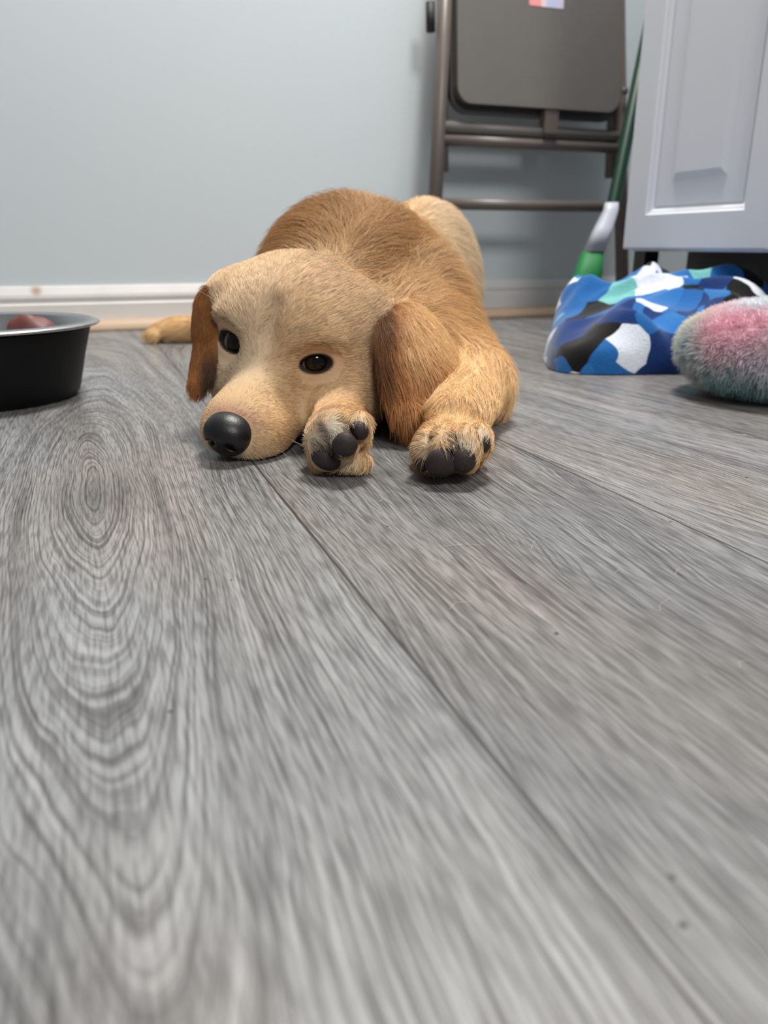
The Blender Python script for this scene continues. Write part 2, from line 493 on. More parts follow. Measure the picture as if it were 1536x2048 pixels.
bb = bm_obj('baseboard_back', bm, bb_mat); bb.location = tuple(W0 + Nd * 0.0005); bb.rotation_euler = (0, 0, ROOM); struct(bb)
bm = bmesh.new()
prof = [(0, 0)] + [(0.016 + 0.016 * math.cos(t), 0.020 * math.sin(t)) for t in np.linspace(0, math.pi / 2, 8)] + [(0.0, 0.020)]
vv = [[bm.verts.new((a, -n_, z_)) for n_, z_ in prof] for a in (-3, 3)]
for i in range(len(prof) - 1):
    bm.faces.new((vv[0][i], vv[0][i + 1], vv[1][i + 1], vv[1][i]))
qr = bm_obj('trim_1', bm, simple('tan_shoe_moulding', lin(190, 165, 140), 0.5), smooth=True)
qr.location = tuple(W0 + Nd * 0.0165); qr.rotation_euler = (0, 0, ROOM); struct(qr)

# ------------------------------------------------------------------ dog
# the head's own axes, from the eyes and the nose
Nz = P(450, 877, 0.583); ER = P(632, 727, 0.650); EL = P(463, 684, 0.668)
M = (ER + EL) / 2
R_ = norm(ER - EL)
g = norm((Nz - M) - R_ * np.dot(Nz - M, R_))
ug = -np.cross(R_, g)
a = math.radians(24)
F_ = g * math.cos(a) + ug * math.sin(a)
U_ = ug * math.cos(a) - g * math.sin(a)
HB = np.array((F_, R_, U_))
def H(f, r, u): return M + F_ * f + R_ * r + U_ * u
def hl(p): return (p - M) @ HB.T         # world -> head coordinates
nf, nr, nu_ = hl(Nz)
eye_half = np.linalg.norm(ER - EL) / 2
print('HEAD nose', nf, nr, nu_, 'eyes', eye_half, 'F', F_, 'U', U_, 'R', R_)

fld = Field(axis((-0.52, -0.19, 0.005), (-0.19, 0.09, 0.002), (0.09, 0.26, 0.004)),
            axis((0.50, 0.72, 0.002), (0.72, 0.84, 0.003), (0.84, 1.56, 0.006)),
            axis((-0.006, 0.16, 0.002), (0.16, 0.27, 0.004)))
# torso, from the chest back to the hips
fld.ell((-0.040, 0.92, 0.108), (0.092, 0.12, 0.090), 0.035)
fld.ell((0.000, 1.02, 0.108), (0.098, 0.16, 0.090), 0.04)
fld.ell((0.055, 1.15, 0.116), (0.074, 0.12, 0.102), 0.03)
fld.ell((0.075, 1.13, 0.080), (0.045, 0.11, 0.075), 0.03)      # thigh on the right
fld.ell((-0.035, 1.20, 0.08), (0.08, 0.11, 0.075), 0.03)
# neck
fld.cone(H(-0.07, 0, -0.008), (-0.04, 0.90, 0.12), 0.056, 0.082, 0.035)
fld.cone(H(-0.06, 0.005, -0.045), (0.0, 0.86, 0.07), 0.045, 0.065, 0.035)
# shoulder, upper arm and forearm of the leg on the right
fld.ell((0.050, 0.86, 0.080), (0.040, 0.075, 0.072), 0.03)
fld.cone((0.060, 0.82, 0.075), (0.086, 0.735, 0.038), 0.034, 0.030, 0.025)
fld.cone((0.086, 0.74, 0.034), (0.056, 0.60, 0.031), 0.031, 0.021, 0.02)
fld.cone((0.098, 0.735, 0.02), (0.108, 0.755, 0.015), 0.014, 0.011, 0.012)
# the other forearm, under the chin
fld.cone((-0.05, 0.82, 0.06), (-0.045, 0.71, 0.030), 0.04, 0.026, 0.02)
fld.cone((-0.045, 0.71, 0.028), (-0.036, 0.60, 0.026), 0.024, 0.020, 0.015)
# hind leg stretched out to the left
fld.cone((-0.03, 1.24, 0.07), (-0.22, 1.36, 0.034), 0.055, 0.032, 0.03)
fld.cone((-0.22, 1.36, 0.030), (-0.355, 1.385, 0.022), 0.028, 0.020, 0.02)
fld.ell((-0.362, 1.385, 0.020), (0.040, 0.026, 0.019), 0.012)
for k_, dyy in enumerate((-0.022, -0.008, 0.008, 0.02)):
    fld.ell((-0.394 - 0.004 * (k_ in (1, 2)), 1.383 + dyy, 0.012), (0.014, 0.009, 0.012), 0.006)
# tail
fld.cone((0.05, 1.25, 0.07), (0.04, 1.36, 0.025), 0.028, 0.02, 0.03)
fld.cone((0.04, 1.36, 0.025), (0.00, 1.42, 0.02), 0.02, 0.012, 0.02)

# head
Rh = HB
hk = dict(R=Rh)
fld.ell(H(-0.052, 0, 0.010), (0.070, 0.071, 0.060), 0.02, Rh)                 # cranium
fld.ell(H(-0.024, 0.022, 0.018), (0.032, 0.026, 0.024), 0.02, Rh)             # brows
fld.ell(H(-0.024, -0.022, 0.018), (0.032, 0.026, 0.024), 0.02, Rh)
fld.ell(H(-0.010, 0.036, 0.020), (0.014, 0.016, 0.010), 0.012, Rh)
fld.ell(H(-0.010, -0.036, 0.020), (0.014, 0.016, 0.010), 0.012, Rh)
fld.cone(H(0.022, 0, 0.016), H(0.004, 0, 0.040), 0.003, 0.002, 0.016, cut=True)   # furrow
fld.ell(H(-0.034, 0.042, -0.036), (0.046, 0.032, 0.036), 0.025, Rh)           # cheeks
fld.ell(H(-0.034, -0.038, -0.036), (0.046, 0.030, 0.036), 0.025, Rh)
fld.cone(H(0.000, 0, -0.016), H(nf - 0.024, 0, nu_ + 0.000), 0.026, 0.0165, 0.02)    # bridge
fld.ell(H(0.026, 0.002, -0.046), (0.052, 0.035, 0.026), 0.02, Rh)                 # muzzle
fld.ell(H(nf - 0.037, 0.016, nu_ - 0.008), (0.029, 0.021, 0.021), 0.014, Rh)   # lips
fld.ell(H(nf - 0.035, -0.012, nu_ - 0.007), (0.027, 0.019, 0.020), 0.014, Rh)
fld.cone(H(-0.02, 0, -0.062), H(nf - 0.036, 0, nu_ - 0.018), 0.026, 0.013, 0.012)   # lower jaw
fld.ell(P(458, 586, .715), (0.017, 0.026, 0.016), 0.025)                        # ear roots
fld.ell(P(738, 632, .722), (0.018, 0.026, 0.018), 0.03)
fld.ell(H(-0.055, 0.050, -0.034), (0.045, 0.034, 0.042), 0.025, Rh)           # cheek ruff
fld.ell(P(815, 655, .79), (0.040, 0.05, 0.042), 0.03)                       # throat and neck behind the ear
fld.ell(P(855, 705, .775), (0.034, 0.045, 0.036), 0.03)
# eyes: sockets, lids
EYE_R = 0.0132
eyes = []
for sgn, E in ((1, ER), (-1, EL)):
    r0 = sgn * eye_half
    out = norm(np.array((0.86, 0.36 if sgn > 0 else -0.24, 0.26)) @ HB)
    c = H(0, r0, 0.0) - out * EYE_R * 0.85
    fld.ell(c + out * 0.0235, (0.0180, 0.0155, 0.0140), 0.012, Rh, cut=True)           # socket
    fld.ell(c + out * 0.0005, (EYE_R + 0.0038,) * 3, 0.008)                     # lids
    tilt = norm(R_ * math.cos(0.30) + U_ * sgn * math.sin(0.30))
    tilt = norm(tilt - out * tilt.dot(out)); upv = np.cross(out, tilt)
    fld.ell(c + out * (EYE_R + 0.002), (0.0128, 0.0074, 0.010), 0.002, np.array((tilt, upv, out)), cut=True)
    eyes.append((c, out, sgn, tilt, upv))
    for k_ in range(6):                                                          # fold of the upper lid
        t0, t1 = math.radians(25 + 22 * k_), math.radians(47 + 22 * k_)
        q0 = c + out * (EYE_R * 0.55) + tilt * 0.0145 * math.cos(t0) + upv * 0.0125 * math.sin(t0)
        q1 = c + out * (EYE_R * 0.55) + tilt * 0.0145 * math.cos(t1) + upv * 0.0125 * math.sin(t1)
        fld.cone(q0, q1, 0.0036, 0.0036, 0.003)
    ic = c + out * (EYE_R * 0.80) - tilt * sgn * 0.0125
    fld.ell(ic, (0.0045, 0.0028, 0.004), 0.003, np.array((tilt, upv, out)), cut=True)
# mouth line on both sides
for sgn in (1, -1):
    for (f0, u0, r0), (f1, u1, r1) in (((nf - 0.006, nu_ - 0.022, 0.010), (nf - 0.030, nu_ - 0.026, 0.024)), ((nf - 0.030, nu_ - 0.026, 0.024), (0.02, -0.068, 0.034))):
        fld.cone(H(f0, sgn * r0, u0), H(f1, sgn * r1, u1), 0.0025, 0.0025, 0.004, cut=True)

# paws
PADS = ((690, 889, .532, (.0090, .0066, .0088), 0.1), (719, 861, .540, (.0062, .0058, .0072), -0.5), (652, 917, .545, (.0115, .0068, .0082), 0.5),
        (884, 925, .524, (.0118, .0066, .0104), -0.1), (927, 921, .523, (.0088, .0064, .0090), 0.15), (967, 889, .539, (.0050, .0054, .0068), 0.2), (846, 924, .537, (.0050, .0062, .007), 0.1))
def toes(cs, k=0.004):
    for c, r in cs: fld.ell(c, r, k)
# right paw
fld.ell(P(900, 893, 0.575), (0.028, 0.030, 0.022), 0.012)
toes([(P(857, 902, 0.548), (0.0115, 0.018, 0.016)), (P(889, 898, 0.540), (0.0125, 0.018, 0.017)),
      (P(930, 895, 0.540), (0.0125, 0.018, 0.017)), (P(960, 880, 0.552), (0.0085, 0.017, 0.013))])
# left paw
fld.ell(P(676, 872, 0.572), (0.024, 0.022, 0.023), 0.012)
toes([(P(640, 882, 0.553), (0.011, 0.014, 0.016)), (P(668, 855, 0.548), (0.014, 0.014, 0.012)),
      (P(690, 880, 0.545), (0.0115, 0.014, 0.0125)), (P(713, 852, 0.552), (0.0105, 0.014, 0.012)), (P(700, 922, 0.556), (0.016, 0.012, 0.008)), (P(655, 920, 0.556), (0.014, 0.012, 0.009))])
# gaps between the toes
GAPS = [(P(a_, b_, Y0), P(c_, d_, Y1)) for a_, b_, Y0, c_, d_, Y1 in (
    (640, 862, .538, 662, 890, .531), (662, 890, .531, 684, 908, .533), (684, 836, .541, 704, 862, .533), (704, 862, .533, 716, 888, .538), (628, 890, .540, 634, 915, .541),
    (906, 872, .531, 910, 905, .521), (910, 905, .521, 908, 948, .523), (944, 858, .545, 950, 890, .533), (866, 880, .538, 866, 925, .531))]
for q0, q1 in GAPS: fld.cone(q0, q1, 0.0026, 0.0026, 0.004, cut=True)
fld.floor(0.0015)
BV, BF = fld.mesh(2)

earL = sheet([(P(425, 570, .715), P(454, 582, .69)), (P(406, 596, .72), P(449, 612, .682)), (P(399, 640, .72), P(440, 650, .676)),
              (P(402, 680, .715), P(437, 688, .672)), (P(398, 720, .705), P(434, 720, .668)), (P(394, 756, .69), P(428, 754, .666)),
              (P(390, 782, .675), P(406, 784, .667))], thick=0.006, bulge=0.010, bdir=(-0.8, -0.6, 0))
earR = sheet([(P(764, 615, .722), P(800, 596, .785)), (P(752, 650, .685), P(858, 640, .765)), (P(752, 690, .668), P(893, 690, .735)),
              (P(760, 740, .657), P(908, 738, .71)), (P(768, 790, .65), P(893, 782, .685)), (P(784, 822, .645), P(858, 815, .66)),
              (P(806, 848, .642), P(834, 848, .65))], thick=0.008, bulge=0.018, bdir=(0.75, -0.6, 0.1))
nb = len(BV)
V = np.concatenate([BV, earL[0], earR[0]])
Fq = np.concatenate([BF, earL[1] + nb, earR[1] + nb + len(earL[0])])
part_id = np.concatenate([np.zeros(nb), np.ones(len(earL[0])), np.full(len(earR[0]), 2)])
Nn = vnormals(V, Fq)

def gs(p, c, s):
    return np.exp(-((p - np.asarray(c)) ** 2).sum(1) / (2 * s * s))
def sm(x, a, b):
    t = np.clip((x - a) / (b - a), 0, 1); return t * t * (3 - 2 * t)

C_GOLD = np.array((0.83, 0.55, 0.28)); C_PALE = np.array((0.78, 0.575, 0.37)); C_CREAM = np.array((0.86, 0.72, 0.54))
C_RUST = np.array((0.46, 0.18, 0.055)); C_BROWN = np.array((0.47, 0.265, 0.115)); C_WHITE = np.array((0.92, 0.86, 0.74))
C_PINK = np.array((0.42, 0.22, 0.17)); C_BLACK = np.array((0.015, 0.012, 0.012))
ELt, ERt = earL[0].mean(0), earR[0].mean(0)
def head_w(p):
    q = hl(p)
    return sm(q[:, 0], -0.150, -0.070) * (p[:, 2] > 0.0) * sm(-np.abs(q[:, 1]), -0.10, -0.075)
def coat(p, ear):
    """colour of the coat, with painted light and shade, at points p (ear = 1 on the ear flaps)"""
    q = hl(p); c = np.repeat(C_GOLD[None], len(p), 0)
    mixc = lambda c, col, wgt: c + (np.asarray(col) - c) * wgt[:, None]
    body_lit = sm(p[:, 0], 0.02, 0.075) * sm(p[:, 1], 0.78, 0.9)
    c = mixc(c, C_CREAM, body_lit * 0.8)  # light falling on the right flank, painted into the coat as cream
    ruff = gs(p * np.array((1, 1, 1)), (-0.03, 0.82, 0.19), 0.075)
    c = mixc(c, C_BROWN, np.clip(ruff * 1.2, 0, 0.9))
    hw = head_w(p)
    c = mixc(c, C_PALE, hw * 0.85)
    # darker brow furrows, paler crown and cheeks
    c = mixc(c, C_BROWN, hw * 0.5 * np.exp(-((q[:, 1] - 0.010) / 0.006) ** 2 - ((q[:, 2] - 0.016) / 0.020) ** 2) * (q[:, 0] > -0.03))
    c = mixc(c, C_BROWN, hw * 0.45 * np.exp(-((q[:, 1] + 0.010) / 0.005) ** 2 - ((q[:, 2] - 0.016) / 0.018) ** 2) * (q[:, 0] > -0.03))
    c = mixc(c, C_GOLD, hw * 0.6 * np.exp(-((q[:, 1] - 0.040) / 0.022) ** 2 - ((q[:, 2] + 0.005) / 0.026) ** 2))
    c = mixc(c, C_CREAM, hw * 0.6 * np.exp(-((q[:, 0] - 0.03) / 0.035) ** 2) * sm(-q[:, 1], -0.02, 0.01))
    c = mixc(c, C_CREAM, hw * 0.45 * sm(-q[:, 2], 0.035, 0.06))
    c = mixc(c, C_GOLD, hw * 0.6 * np.exp(-((q[:, 0] - nf + 0.03) / 0.025) ** 2))
    c = mixc(c, C_PINK, hw * 0.75 * np.exp(-((q[:, 0] - nf + 0.012) / 0.011) ** 2) * sm(q[:, 2], nu_ + 0.002, nu_ + 0.014))
    # dark rims round the eyes
    for (ec, out, sgn, tl_, uv_) in eyes:
        dd = np.linalg.norm(p - (ec + out * EYE_R * 0.75), axis=1)
        w_ = p - ec; el = np.sqrt((w_ @ tl_ / 0.0128) ** 2 + (w_ @ uv_ / 0.0074) ** 2); near = dd < 0.022
        c = mixc(c, C_PINK * 1.3, 0.25 * near * (1 - sm(el, 1.5, 2.3)))
        c = mixc(c, C_BLACK * 2, near * (1 - sm(el, 1.04, 1.26)))
        ic = ec + out * EYE_R * 0.8 - tl_ * sgn * 0.0145
        c = mixc(c, C_BLACK * 3, 0.9 * np.exp(-(np.linalg.norm(p - ic, axis=1) / 0.0045) ** 4))
        cr_ = np.exp(-((el - 2.35) / 0.22) ** 2) * (w_ @ uv_ > 0) * (dd < 0.03)
        c = mixc(c, C_BROWN * 0.8, 0.5 * cr_)
    c = mixc(c, C_BROWN * 1.1, hw * 0.5 * np.exp(-((q[:, 0] - 0.012) / 0.018) ** 2 - ((q[:, 1] - 0.030) / 0.016) ** 2 - ((q[:, 2] + 0.024) / 0.012) ** 2))  # shading below the eye painted into the coat
    # lips and chin seam, with the shadow under the muzzle painted in
    c = mixc(c, C_BLACK * 3, hw * 0.8 * (q[:, 2] < nu_ - 0.012) * np.exp(-((q[:, 2] - (nu_ - 0.026)) / 0.005) ** 2) * (q[:, 0] > 0.0))
    # ears
    fr_ = np.clip(sm(-p[:, 0], -0.022, -0.002) + sm(-p[:, 2], -0.088, -0.045) * 0.95, 0, 1)      # front fold and lower lobe are rust
    c = mixc(c, C_GOLD, ear)
    lf = (p[:, 0] < -0.08)
    c = mixc(c, C_RUST, ear * np.where(lf, 0.95, 0.85 * fr_))
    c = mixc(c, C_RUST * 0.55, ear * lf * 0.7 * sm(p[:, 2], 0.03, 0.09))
    c = mixc(c, C_BLACK * 3, ear * lf * 0.85 * sm(p[:, 0], -0.158, -0.150) * sm(-p[:, 2], -0.085, -0.06))  # shade on the left ear's inner side, painted near black
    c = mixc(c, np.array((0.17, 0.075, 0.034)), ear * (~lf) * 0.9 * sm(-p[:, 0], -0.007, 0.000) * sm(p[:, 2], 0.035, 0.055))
    # forelegs and paws
    pw = np.maximum(gs(p, P(900, 890, .56), 0.03), gs(p, P(680, 875, .56), 0.03))
    c = mixc(c, np.array((0.70, 0.44, 0.21)), pw * 0.85)
    for (px_, py_, Y_, s_, wt) in ((668, 858, .535, .0085, .95), (725, 843, .540, .006, .8), (632, 880, .540, .008, .7), (640, 905, .542, .006, .5), (905, 885, .53, .0065, .9), (935, 888, .525, .0075, .9), (968, 868, .54, .0065, .8), (850, 890, .535, .008, .5), (700, 925, .545, .010, .5), (945, 940, .545, .007, .7)):
        c = mixc(c, C_WHITE, gs(p, P(px_, py_, Y_), s_ * 0.75) * wt * 0.85)
    for (px_, py_, Y_, s_, wt) in ((912, 915, .53, .004, .95), (900, 900, .53, .003, .6), (655, 905, .54, .0045, .8), (700, 855, .54, .0035, .75), (945, 888, .54, .004, .8), (680, 905, .535, .004, .7), (842, 928, .54, .005, .9), (660, 880, .538, .0035, .85), (672, 895, .537, .004, .85), (645, 895, .54, .0035, .8), (704, 868, .537, .003, .8), (870, 905, .53, .003, .7), (915, 890, .53, .0028, .7), (948, 870, .545, .0035, .8)):
        c = mixc(c, C_BLACK * 3, gs(p, P(px_, py_, Y_), s_) * wt)  # shade in the toe crevices painted as dark spots
    for q0, q1 in GAPS:
        ab = q1 - q0; t = np.clip((p - q0) @ ab / ab.dot(ab), 0, 1)
        c = mixc(c, C_BLACK * 3, 0.9 * np.exp(-(np.linalg.norm(p - q0 - t[:, None] * ab, axis=1) / 0.0040) ** 2))  # shade along the toe gaps painted dark
    return np.clip(c, 0.004, 0.95)

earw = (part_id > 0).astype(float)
dog = thing('dog', 'golden-furred puppy lying on the plank floor with its chin down', 'dog', (0, 0, 0))
m = NT('dog_skin')
at = m.add('ShaderNodeAttribute', attribute_name='tint')
m.set(Base_Color=at.outputs['Color'], Roughness=0.75, Specular_IOR_Level=0.15)
skin = m.m
body = link_mesh('body', V, Fq, skin, dog)
ca = body.data.attributes.new('tint', 'FLOAT_COLOR', 'POINT')
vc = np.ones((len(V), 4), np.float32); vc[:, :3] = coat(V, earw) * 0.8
ca.data.foreach_set('color', vc.reshape(-1))

# fur
m = NT('dog_fur')
at = m.add('ShaderNodeAttribute', attribute_name='tint')
m.set(Base_Color=at.outputs['Color'], Roughness=0.5, Specular_IOR_Level=0.25)
fur_mat = m.m

def flow(p, n, ear):
    q = hl(p)
    hw = np.clip(head_w(p), 0, 1)
    sg = np.tanh(q[:, 1] / 0.02)
    hd = -F_[None] * 1.0 + R_[None] * (sg * 0.45)[:, None] + U_[None] * (0.5 * np.tanh((q[:, 2] + 0.01) / 0.02))[:, None]
    hd = norm(hd)
    bd = np.zeros_like(p); bd[:, 1] = 0.75
    bd[:, 0] = np.tanh((p[:, 0] - 0.0) / 0.08) * 0.55; bd[:, 2] = -0.45
    leg = np.maximum(sm(-p[:, 1], -0.78, -0.70) * sm(p[:, 0], 0.03, 0.06), gs(p, P(680, 880, .57), .03) * 1.2)
    leg = np.clip(leg, 0, 1) * (1 - hw)
    ld = np.array((-0.15, -0.85, -0.35))[None]
    hind = sm(-p[:, 0], 0.13, 0.2) * sm(p[:, 1], 1.0, 1.1)
    o = bd * ((1 - hw) * (1 - leg) * (1 - hind))[:, None] + hd * hw[:, None] + ld * leg[:, None] + np.array((-1, 0, -0.2))[None] * hind[:, None]
    ed = np.where((p[:, 0] < -0.08)[:, None], np.array((-0.15, -0.25, -1))[None], np.array((0.28, -0.25, -0.95))[None])
    o = o * (1 - ear)[:, None] + ed * ear[:, None]
    return o

def length(p, ear):
    q = hl(p); hw = head_w(p)
    L = np.full(len(p), 0.024)
    L = L + 0.012 * gs(p, (-0.03, 0.80, 0.17), 0.07)
    leg = np.maximum(sm(-p[:, 1], -0.80, -0.70) * sm(p[:, 0], 0.03, 0.06), sm(-p[:, 0], 0.13, 0.2) * sm(p[:, 1], 1.0, 1.1))
    L = L * (1 - leg) + 0.011 * leg
    fl_ = 0.0065 + 0.007 * sm(-q[:, 0], 0.02, 0.09)
    fl_ = fl_ * (0.55 + 0.45 * sm(-q[:, 0], -0.05, 0.0))
    L = L * (1 - hw) + fl_ * hw
    pw = np.maximum(gs(p, P(900, 895, .56), 0.035), gs(p, P(680, 880, .56), 0.032))
    L = L * (1 - np.clip(pw * 1.4, 0, 1)) + 0.0055 * np.clip(pw * 1.4, 0, 1)
    L = L * (1 - ear) + np.where(p[:, 0] < -0.08, 0.008, 0.017) * ear
    for (ec, out, sgn, tl_, uv_) in eyes:
        dd = np.linalg.norm(p - (ec + out * EYE_R * 0.7), axis=1)
        L = L * (0.12 + 0.88 * sm(dd, 0.012, 0.026))
    return L

earf = np.concatenate([np.zeros(len(BF)), np.ones(len(earL[1]) + len(earR[1]))])
def build_fur(count):
    def dens(c, n):
        q = hl(c)
        d = np.full(len(c), 1.0)
        d += 3.5 * head_w(c)
        d += 3.0 * np.maximum(gs(c, P(900, 895, .56), 0.04), gs(c, P(680, 880, .56), 0.04))
        d *= np.where(c[:, 1] > 1.1, 0.6, 1)
        for (ec, out, sgn, tl_, uv_) in eyes:
            d *= np.linalg.norm(c - (ec + out * EYE_R * 0.8), axis=1) > 0.0135
        d *= np.linalg.norm((q - np.array((nf - 0.006, 0, nu_))) / np.array((0.022, 0.0185, 0.0165)), axis=1) > 1.0
        for (px_, py_, Y_, r_, ro) in PADS:
            d *= np.linalg.norm((c - P(px_, py_, Y_)) * np.array((1, 0.8, 1)), axis=1) > max(r_) * 1.02
        d *= c[:, 2] > 0.004
        return d
    allp, alln, alle = [], [], []
    for sel, cnt in ((earf == 0, count), (earf == 1, int(count * 0.16))):
        p, n = scatter(V, Fq[sel], Nn, cnt, dens)
        allp.append(p); alln.append(n); alle.append(np.full(cnt, 1.0 if sel is not None and cnt != count else 0.0))
    p, n, e = map(np.concatenate, (allp, alln, alle))
    fl_ = flow(p, n, e)
    s1, s2 = 70.0, 260.0
    jit = np.stack([vnoise(p * s1, k) for k in (1, 2, 3)], 1) - 0.5
    jit2 = np.stack([vnoise(p * s2, k) for k in (4, 5, 6)], 1) - 0.5
    hq = (1 - 0.82 * np.clip(head_w(p), 0, 1) * (1 - e))[:, None]
    fl_ = norm(fl_) + (jit * 0.55 + jit2 * 0.45) * hq + rng.normal(0, 0.09, p.shape)
    tg = norm(fl_ - n * (fl_ * n).sum(1, keepdims=True))
    L = length(p, e) * (0.7 + 0.6 * rng.random(len(p)))
    K = 5
    t = np.linspace(0, 1, K)
    lift = (0.30 + 0.15 * rng.random(len(p)))[:, None]
    pts = p[:, None, :] - n[:, None, :] * 0.0006 + L[:, None, None] * (tg[:, None, :] * (t + 0.15 * t * t)[None, :, None] + n[:, None, :] * lift[:, :, None] * (1.5 * t - 0.95 * t * t)[None, :, None])
    pts[:, :, 2] -= (L * 0.15)[:, None] * t[None, :] ** 2
    pts[:, :, 2] = np.maximum(pts[:, :, 2], 0.001)
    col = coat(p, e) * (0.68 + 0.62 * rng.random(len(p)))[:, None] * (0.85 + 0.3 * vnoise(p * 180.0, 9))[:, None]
    rad = np.where(head_w(p) > 0.5, 0.00014, 0.00020) * (0.8 + 0.4 * rng.random(len(p)))
    return pts, col, rad
pts, col, rad = build_fur(170000)
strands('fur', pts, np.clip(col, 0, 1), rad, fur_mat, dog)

# whiskers over the eyes and on the muzzle
wk = []
for (f0, r0, u0, d) in [(0.05, 0.03, -0.045, (0.1, 1, -0.1)), (0.06, 0.028, -0.05, (0.2, 1, -0.3)), (0.045, 0.032, -0.052, (0, 1, 0.1)), (0.05, -0.03, -0.045, (0.1, -1, -0.1)),
                        (-0.01, -0.04, 0.022, (0.3, -0.5, 0.8)), (-0.012, -0.043, 0.018, (0.2, -0.7, 0.6)), (-0.008, -0.038, 0.024, (0.4, -0.6, 0.7)), (-0.01, 0.04, 0.022, (0.2, 0.5, 0.8))]:
    d = norm(np.array(d, float)) @ HB
    b = H(f0, r0, u0)
    wk.append([b + d * 0.045 * t + np.array((0, 0, -0.010)) * t * t for t in np.linspace(0, 1, 5)])
strands('whiskers', np.array(wk), np.repeat(np.array((0.8, 0.72, 0.6))[None], len(wk), 0), np.full(len(wk), 0.00012), fur_mat, dog)

# eyes
def eye_mats():
    out = []
    for nm, c, r in (('eye_pupil', (0.004, 0.003, 0.003), 0.06), ('eye_iris', (0.020, 0.0085, 0.004), 0.08), ('eye_white', (0.24, 0.21, 0.20), 0.12)):
        m = NT(nm); m.set(Base_Color=c, Roughness=r, Specular_IOR_Level=0.28); out.append(m.m)
    return out
emats = eye_mats()
for (c, out, sgn, tl_, uv_) in eyes:
    gaze = norm(norm(np.array((0.12, 0, CH)) - c) * 0.8 + out * 0.15 + np.array((0.16 if sgn > 0 else 0.0, 0, 0.0)))
    ax = norm(np.cross(gaze, (0, 0, 1))); ay = np.cross(gaze, ax)
    nr_, ns_ = 24, 36; vs_ = [c + gaze * EYE_R]; fs, mi = [], []
    for i in range(1, nr_):
        th = math.pi * i / nr_
        for j in range(ns_):
            ph = 2 * math.pi * j / ns_
            vs_.append(c + EYE_R * (gaze * math.cos(th) + (ax * math.cos(ph) + ay * math.sin(ph)) * math.sin(th)))
    vs_.append(c - gaze * EYE_R)
    mat_of = lambda i: 0 if i < 4 else (1 if i < 8 else 2)
    for j in range(ns_):
        fs.append((0, 1 + j, 1 + (j + 1) % ns_)); mi.append(0)
        for i in range(1, nr_ - 1):
            a0 = 1 + (i - 1) * ns_; b0 = a0 + ns_
            fs.append((a0 + j, b0 + j, b0 + (j + 1) % ns_, a0 + (j + 1) % ns_)); mi.append(mat_of(i))
        a0 = 1 + (nr_ - 2) * ns_
        fs.append((a0 + j, len(vs_) - 1, a0 + (j + 1) % ns_)); mi.append(2)
    link_mesh('eye', vs_, fs, None, dog, mats=emats, midx=mi)

# nose
m = NT('wet_black_nose')
tc = m.add('ShaderNodeTexCoord').outputs['Object']
vo = m.add('ShaderNodeTexVoronoi'); m.put(vo.inputs['Vector'], tc); vo.inputs['Scale'].default_value = 900
m.set(Base_Color=(0.007, 0.007, 0.008), Roughness=0.40, Specular_IOR_Level=0.5)
m.bump(vo.outputs['Distance'], 0.25, 0.0004)
nm_ = m.m
nl = Nz - 0.04; nh = Nz + 0.04
nfld = Field(axis((nl[0], nh[0], 0.001)), axis((nl[1], nh[1], 0.001)), axis((max(nl[2], -0.004), nh[2], 0.001)))
nfld.ell(H(nf - 0.010, 0, nu_ + 0.002), (0.0175, 0.0172, 0.0142), 0.004, Rh)
nfld.ell(H(nf - 0.010, 0.0085, nu_ - 0.001), (0.0145, 0.0102, 0.0122), 0.006, Rh)
nfld.ell(H(nf - 0.010, -0.0085, nu_ - 0.001), (0.0145, 0.0102, 0.0122), 0.006, Rh)
nfld.ell(H(nf - 0.012, 0, nu_ - 0.010), (0.013, 0.0115, 0.0095), 0.006, Rh)
for sgn in (1, -1):
    nfld.ell(H(nf + 0.004, sgn * 0.0078, nu_ - 0.004), (0.006, 0.0034, 0.0034), 0.002, Rh, cut=True)
    nfld.cone(H(nf + 0.002, sgn * 0.009, nu_ - 0.005), H(nf - 0.004, sgn * 0.018, nu_ - 0.009), 0.0020, 0.0012, 0.002, cut=True)
nfld.cone(H(nf + 0.008, 0, nu_ - 0.003), H(nf + 0.002, 0, nu_ - 0.02), 0.0008, 0.0010, 0.002, cut=True)
nfld.floor(0.001)
nv_, nfc = nfld.mesh(1)
link_mesh('nose', nv_, nfc, nm_, dog)

# pads and claws
pad_mat = NT('dark_paw_pad')
tc = pad_mat.add('ShaderNodeTexCoord').outputs['Object']
pn = pad_mat.noise(tc, 700, 3).outputs['Fac']
pad_mat.set(Base_Color=pad_mat.mix(pn, (0.014, 0.010, 0.010), (0.050, 0.034, 0.030)), Roughness=0.62, Specular_IOR_Level=0.35)
pad_mat.bump(pn, 0.35, 0.0004); pad_mat = pad_mat.m
def blob(name, c, r, mat, rot=0.0, parent=dog):
    bm = bmesh.new(); bmesh.ops.create_uvsphere(bm, u_segments=28, v_segments=18, radius=1.0)
    for v in bm.verts:
        x, y, z = v.co; k = 1 - 0.10 * max(0, z)
        v.co = (x * k * r[0], y * r[1], z * r[2])
    bmesh.ops.rotate(bm, verts=bm.verts, matrix=Matrix.Rotation(rot, 3, 'Y'))
    o = bm_obj(name, bm, mat, parent, smooth=True); o.location = tuple(map(float, c)); return o
for px_, py_, Y_, r_, ro in PADS:
    c = P(px_, py_, Y_); c[2] = max(c[2], r_[2] + 0.001)
    blob('paw_pad', c, r_, pad_mat, ro)
claw_mat = simple('dark_claw', (0.10, 0.07, 0.055), 0.35)
